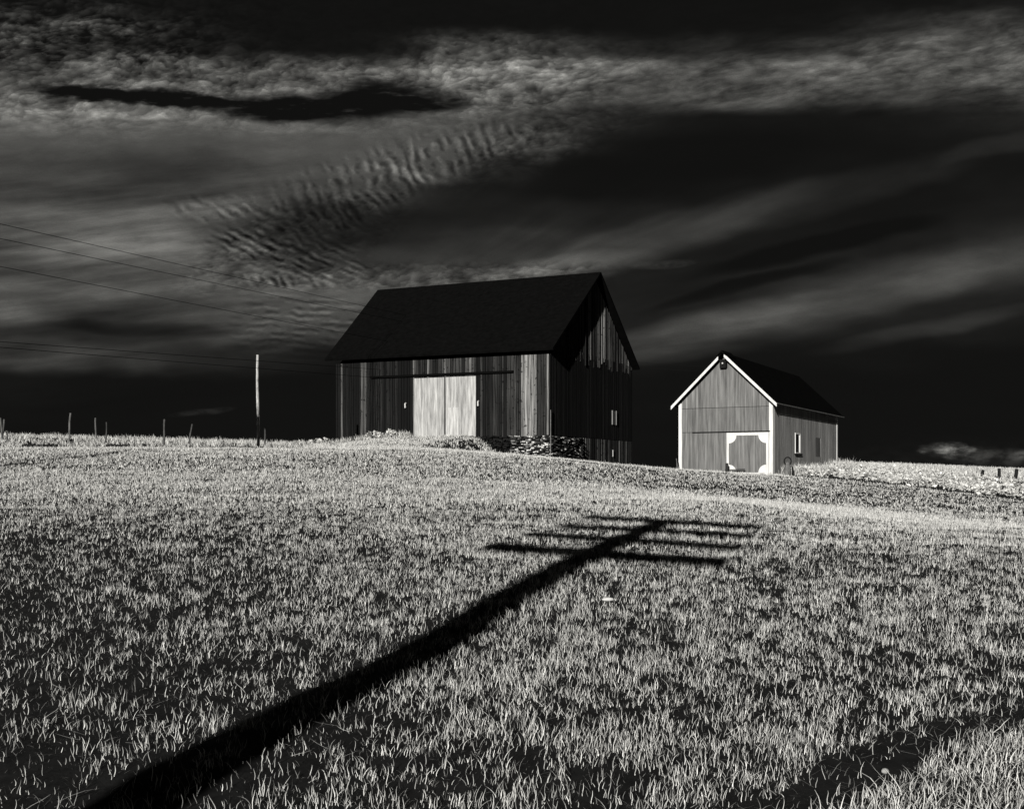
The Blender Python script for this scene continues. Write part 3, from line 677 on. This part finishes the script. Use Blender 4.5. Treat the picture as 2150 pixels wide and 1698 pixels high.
# windows
def window(wd_, open_):
    a, b, z0, z1 = wd_; f = MB()
    def fb(a0, a1, y0, y1): f.box(pside(a0, y0, .0), (E2[0]*(a1-a0), E2[1]*(a1-a0), 0), (NSs[0]*.07, NSs[1]*.07, 0), (0, 0, y1 - y0))
    if open_:
        fb(a, a + .06, z0, z1); fb(b - .16, b, z0, z1); fb(a + .06, b - .16, z1 - .07, z1); fb(a + .06, b - .16, z0, z0 + .06)
        w = f.build('window', MAT['white'], shed)
        g = MB(); g.box(pside(a + .06, z0 + .06, .0), (E2[0]*(b-a-.22), E2[1]*(b-a-.22), 0), (NSs[0]*.02, NSs[1]*.02, 0), (0, 0, z1 - z0 - .13)); g.build('pane', MAT['glass'], w)
        g = MB(); g.box(pside(a - .12, z0 - .09, .0), (E2[0]*(b-a+.3), E2[1]*(b-a+.3), 0), (NSs[0]*.14, NSs[1]*.14, 0), (0, 0, .08)); g.build('sill', MAT['dark'], w)
    else:
        board_wall(f, R0, E2, NSs, a, b, lambda s: z0, lambda s: z1, lambda: .22, lambda s, z: .085, th=.015)
        w = f.build('boarded_window', MAT['shed'], shed); w['label'] = 'dark boarded window'
window(W1, True); window(W2, False)

# ------------------------------------------------------------------ small things beside the small barn
def post(name, u, vt, Y, rad, lean, tone, label, cat, group=None, two=None, wob=.045, up=None):
    x = (u - CU) / F * Y; g = float(ground(x, Y)); zt = zpx(vt, Y) if up is None else g + up; h = zt - g
    mb = MB(); n = 9; pts = []; rr = []
    ph = random.random() * 6
    for i in range(n):
        t = i / (n - 1); pts.append((x + lean * (1 - t) * h + math.sin(t * 6 + ph) * wob * h * .3, Y + math.cos(t * 5 + ph) * wob * h * .2, g - .25 + (h + .25) * t))
        rr.append(rad * (1.12 - .22 * t) * random.uniform(.9, 1.1))
    if two:
        o = empty(name, (pts[0][0], Y, g), label, cat, group)
        k = int(n * two[0]); mb.tube(pts[k:], rr[k:], 9, tone); mb.build('pole', MAT['pole'], o, True)
        m2 = MB(); m2.tube(pts[:k+1], rr[:k+1], 9, two[1]); m2.build('pole_base', MAT['pole'], o, True)
        return o
    mb.tube(pts, rr, 8, tone); o = mb.build(name, MAT['pole'], None, True)
    me = o.data; off = Vector((pts[0][0], Y, g))
    for vv in me.vertices: vv.co -= off
    o.location = off; return tag(o, label, cat, group)
post('utility_pole', 541, 745, 54, .07, .005, .40, 'bare crooked pole standing alone at the field edge, pale above and dark below', 'pole', two=(.36, .42), wob=.015)
for u, vt, Y, r, ln, tn, lb in [
    (2, 877, 56, .05, .05, .10, 'leaning fence post cut by the left edge of the picture'),
    (8, 880, 57, .05, -.08, .10, 'fence post leaning left, second from the left edge'),
    (16, 905, 55, .045, -.05, .08, 'short dark fence stub near the left edge'),
    (149, 867, 54, .055, -.10, .12, 'tallest pale fence post on the left, slightly bent'),
    (201, 877, 60, .052, .0, .11, 'thin grey fence post just right of the tallest one'),
    (224, 886, 57, .04, -.06, .05, 'thin dark fence stake right of the grey pair'),
    (346, 880, 54, .055, -.06, .08, 'crooked fence post midway between left edge and crooked pole'),
    (403, 890, 56, .045, -.16, .07, 'dark leaning fence stake between the midway post and the crooked pole'),
    (556, 897, 54, .05, .02, .08, 'short fence post just right of the tall crooked pole')]:
    post('fence_post', u, vt, Y, r, ln, tn, lb, 'fence post', 'fence posts along the left field edge')
for u, vt, Y, r, ln, tn, lb in [
    (1932, 987, 64, .08, -.18, .012, 'short dark fence stub alone in the right pasture'),
    (2031, 988, 64, .05, .0, .06, 'faint thin fence stake left of the three thick ones'),
    (2064, 986, 63, .10, -.22, .01, 'thick black leaning fence post, left one of three'),
    (2098, 983, 63, .10, .0, .01, 'thick black upright fence post, middle one of three'),
    (2135, 984, 63, .11, -.22, .01, 'thick black leaning fence post nearest the right edge')]:
    post('fence_post', u, vt, Y, r, ln, tn, lb, 'fence post', 'fence posts in the right pasture')
post('stake', 1526, 972, 58.6, .09, .03, .025, 'short dark stake in front of the small barn door edge', 'stake')
post('stick', 1420, 962, 60, .02, .12, .22, 'thin pale stick leaning left of the small barn', 'stick')
mb = MB(); a = Vector(ps(2.55, -.35, 0)); gz_ = float(ground(a.x, a.y)); gp = max(gz_ + .12, -.14)
mb.box((a.x, a.y, gp), (.853*1.1, -.521*1.1, .04), (NSf[0]*.12, NSf[1]*.12, 0), (0, 0, .06), .03)
o = mb.build('plank', MAT['pole']); tag(o, 'dark plank lying at the foot of the small barn door', 'plank')
# old can with an arched hoop standing in the weeds at the corner
bx_, by_ = 15.35, 58.4; bz_ = float(ground(bx_, by_))
can = empty('barrel', (bx_, by_, bz_), 'dark old barrel with an arched hoop beside the small barn corner', 'barrel')
mb = MB(); zz = [0, .08, .3, .55, .72, .78]; rr = [.14, .17, .18, .16, .13, .08]
mb.tube([(bx_, by_, bz_ + z) for z in zz], rr, 14, .14); mb.build('body', MAT['pole'], can, True)
mb = MB(); mb.tube([(bx_ + .19*math.cos(t), by_ - .06, bz_ + .82 + .22*math.sin(t)) for t in np.linspace(-.9, math.pi + .9, 18)], .035, 8); mb.build('hoop', MAT['dark'], can, True)
mb = MB(); mb.tube([(bx_ + .34, by_, bz_), (bx_ + .27, by_ - .02, bz_ + .55)], [.10, .03], 8); mb.build('leg', MAT['dark'], can)

# shrubs by the big doors
def shrub(u, Y, h, r, nl, label):
    x = (u - CU) / F * Y; g = float(ground(x, Y)); o = empty('shrub', (x, Y, g), label, 'shrub', 'small shrubs against the barn')
    pl = Pile(); n = 7; a = rng.uniform(0, 6.28, n); cx = x + np.cos(a) * r * .7; cy = Y + np.sin(a) * r * .4
    leaves(cx, cy, np.full(n, r * .42), rng.uniform(.3, 1, n) * h * .5, nl // n, .15, pl, 1.1, zoff=0)
    V = np.concatenate(pl.V); V[:, 2] += np.repeat(np.repeat(rng.uniform(0, .45, n) * h, nl // n), 4); V = V - np.array([x, Y, g])
    ob = np_mesh('foliage', V, np.concatenate(pl.Q), MAT['weed'], np.concatenate(pl.T)); ob.parent = o
    st = MB()
    for i in range(n): st.tube([(x, Y, g - .05), ((x + cx[i]) / 2, (Y + cy[i]) / 2, g + h * .3), (cx[i], cy[i], g + h * .6)], [.02, .015, .008], 5, .1)
    st.build('stem', MAT['pole'], o)
shrub(783, 63.6, .95, .55, 300, 'larger pale leafy shrub against the dark wall left of the big doors')
shrub(822, 63.2, .85, .34, 180, 'small pale shrub between the larger shrub and the big doors')
shrub(672, 60.0, .60, .60, 240, 'low spreading pale shrub off the left corner of the large barn')
shrub(636, 60.0, .45, .45, 160, 'low pale shrub farthest left of the large barn')

# ------------------------------------------------------------------ poles and wires
def arm(mb, c_, d_, L, w=.10, h=.12):
    c_, d_ = Vector(c_), Vector((d_[0], d_[1], 0)).normalized(); n = Vector((-d_.y, d_.x, 0))
    mb.box(c_ - d_ * L / 2 - n * w / 2 - Vector((0, 0, h / 2)), d_ * L, n * w, (0, 0, h), .1)
def line_pole(x, y, ztop, rb, rt, label, arms, adir, aL, name='telephone_pole', group=None):
    g = float(ground(x, y)); o = empty(name, (x, y, g), label, 'telephone pole', group)
    mb = MB(); n = 8; mb.tube([(x, y, g - .5 + (ztop - g + .5) * i / (n-1)) for i in range(n)], [rb + (rt - rb) * i / (n-1) for i in range(n)], 14, .12); mb.build('pole', MAT['pole'], o, True)
    for z, L in zip(arms, aL):
        d_ = Vector((adir[0], adir[1], 0)).normalized(); nn = Vector((-d_.y, d_.x, 0))
        mb = MB(); arm(mb, Vector((x, y, z)) + nn * (rt + .06), adir, L, .14, .30 if rt > .2 and z == arms[0] else .25 if rt > .2 else .12); a_ = mb.build('crossarm', MAT['pole'], o)
        for q in (-.46, -.34, -.22, .22, .34, .46):
            mb = MB(); p_ = Vector((x, y, z + .06)) + nn * (rt + .06) + d_ * (q * L); mb.tube([p_, p_ + Vector((0, 0, .05)), p_ + Vector((0, 0, .13))], [.012, .035, .025], 8, .3)
            mb.build('insulator', MAT['stone'], a_)
    return o
# the pole behind the camera whose shadow lies on the field
PX, PY = -6.2, -7.6
t15 = math.tan(SEL)
zs = []
for Yk, hk in ((15.63, -1.30), (17.75, -1.24), (19.85, -1.18), (22.0, -1.12)): zs.append(hk + (Yk - PY) / .953 * t15)
line_pole(PX, PY, zs[-1] + .22, .28, .27, 'telephone pole with four crossarms that throws the long shadow over the field', zs, (2.51, -1.94), (4.2, 4.2, 4.2, 4.2))
line_pole(-20, 32, 8.9, .17, .12, 'telephone pole with one crossarm beyond the left edge of the field', (8.3,), (.94, -.34), (2.0,), group='poles of the wire line')
line_pole(0, 88, 11.2, .17, .12, 'telephone pole hidden behind the large dark barn', (10.6,), (.94, .34), (2.0,), group='poles of the wire line')
line_pole(21.5, 90, 8.6, .15, .12, 'telephone pole hidden behind the small grey barn', (8.3,), (.1, 1), (1.2,), group='poles of the wire line')
def wire(a, b, sag, r, label, grp):
    a, b = Vector(a), Vector(b); mb = MB(); pts = []
    for i in range(25):
        t = i / 24; p_ = a.lerp(b, t); p_.z -= 4 * sag * t * (1 - t); pts.append(p_ - a)
    mb.tube(pts, r, 5); o = mb.build('overhead_wire', MAT['wire']); o.location = a; tag(o, label, 'wire', grp)
A = (-20, 32); B = (0, 88)
for i, (z0, z1, sg, lb) in enumerate([(8.48, 10.98, .0, 'topmost overhead wire crossing the left sky down to the barn roof'), (7.93, 10.53, .0, 'second overhead wire from the top in the left sky'),
                         (7.0, 8.75, .0, 'third overhead wire from the top, ending low on the barn roof edge'), (4.2, 7.6, .0, 'upper wire of the low pair just above the left horizon'),
                         (4.05, 6.8, .0, 'lowest overhead wire, above the fence posts on the left')]):
    wire((A[0] + .1 * i, A[1], z0), (B[0] + .1 * i, B[1], z1), sg + .04, .011, lb, 'overhead wires')
wire((0, 88, 9.75), (21.5, 90, 8.5), .05, .012, 'upper overhead wire between the two barns', 'overhead wires')
wire((0, 88, 9.25), (21.5, 90, 8.1), .05, .012, 'lower overhead wire between the two barns', 'overhead wires')
# pale stone and a scrap of pale litter lying in the field
def pebble(u, v_, Y, sx, sy, sz_, name, label, tone):
    x = (u - CU) / F * Y; g = float(ground(x, Y)); mb = MB(); vs = []; fs = []; nu, nv = 10, 6
    for j in range(nv + 1):
        for i in range(nu):
            th = math.pi * j / nv; ph = 2 * math.pi * i / nu; k_ = 1 + .15 * math.sin(3*ph + j)
            vs.append((sx*math.sin(th)*math.cos(ph)*k_, sy*math.sin(th)*math.sin(ph)*k_, sz_*math.cos(th)))
    for j in range(nv):
        for i in range(nu): fs.append((j*nu+i, j*nu+(i+1) % nu, (j+1)*nu+(i+1) % nu, (j+1)*nu+i))
    mb.add(vs, fs, tone); o = mb.build(name, MAT['stone'], None, True); o.location = (x, Y, g + sz_ * .6 + .05); tag(o, label, 'stone')
pebble(1276, 1258, 11.6, .07, .03, .022, 'stone', 'pale flat stone lying among the grass below the shadow arms', .55)
pebble(1858, 1652, 5.95, .022, .018, .016, 'stone', 'small round pale stone in the bare track at lower right', .3)
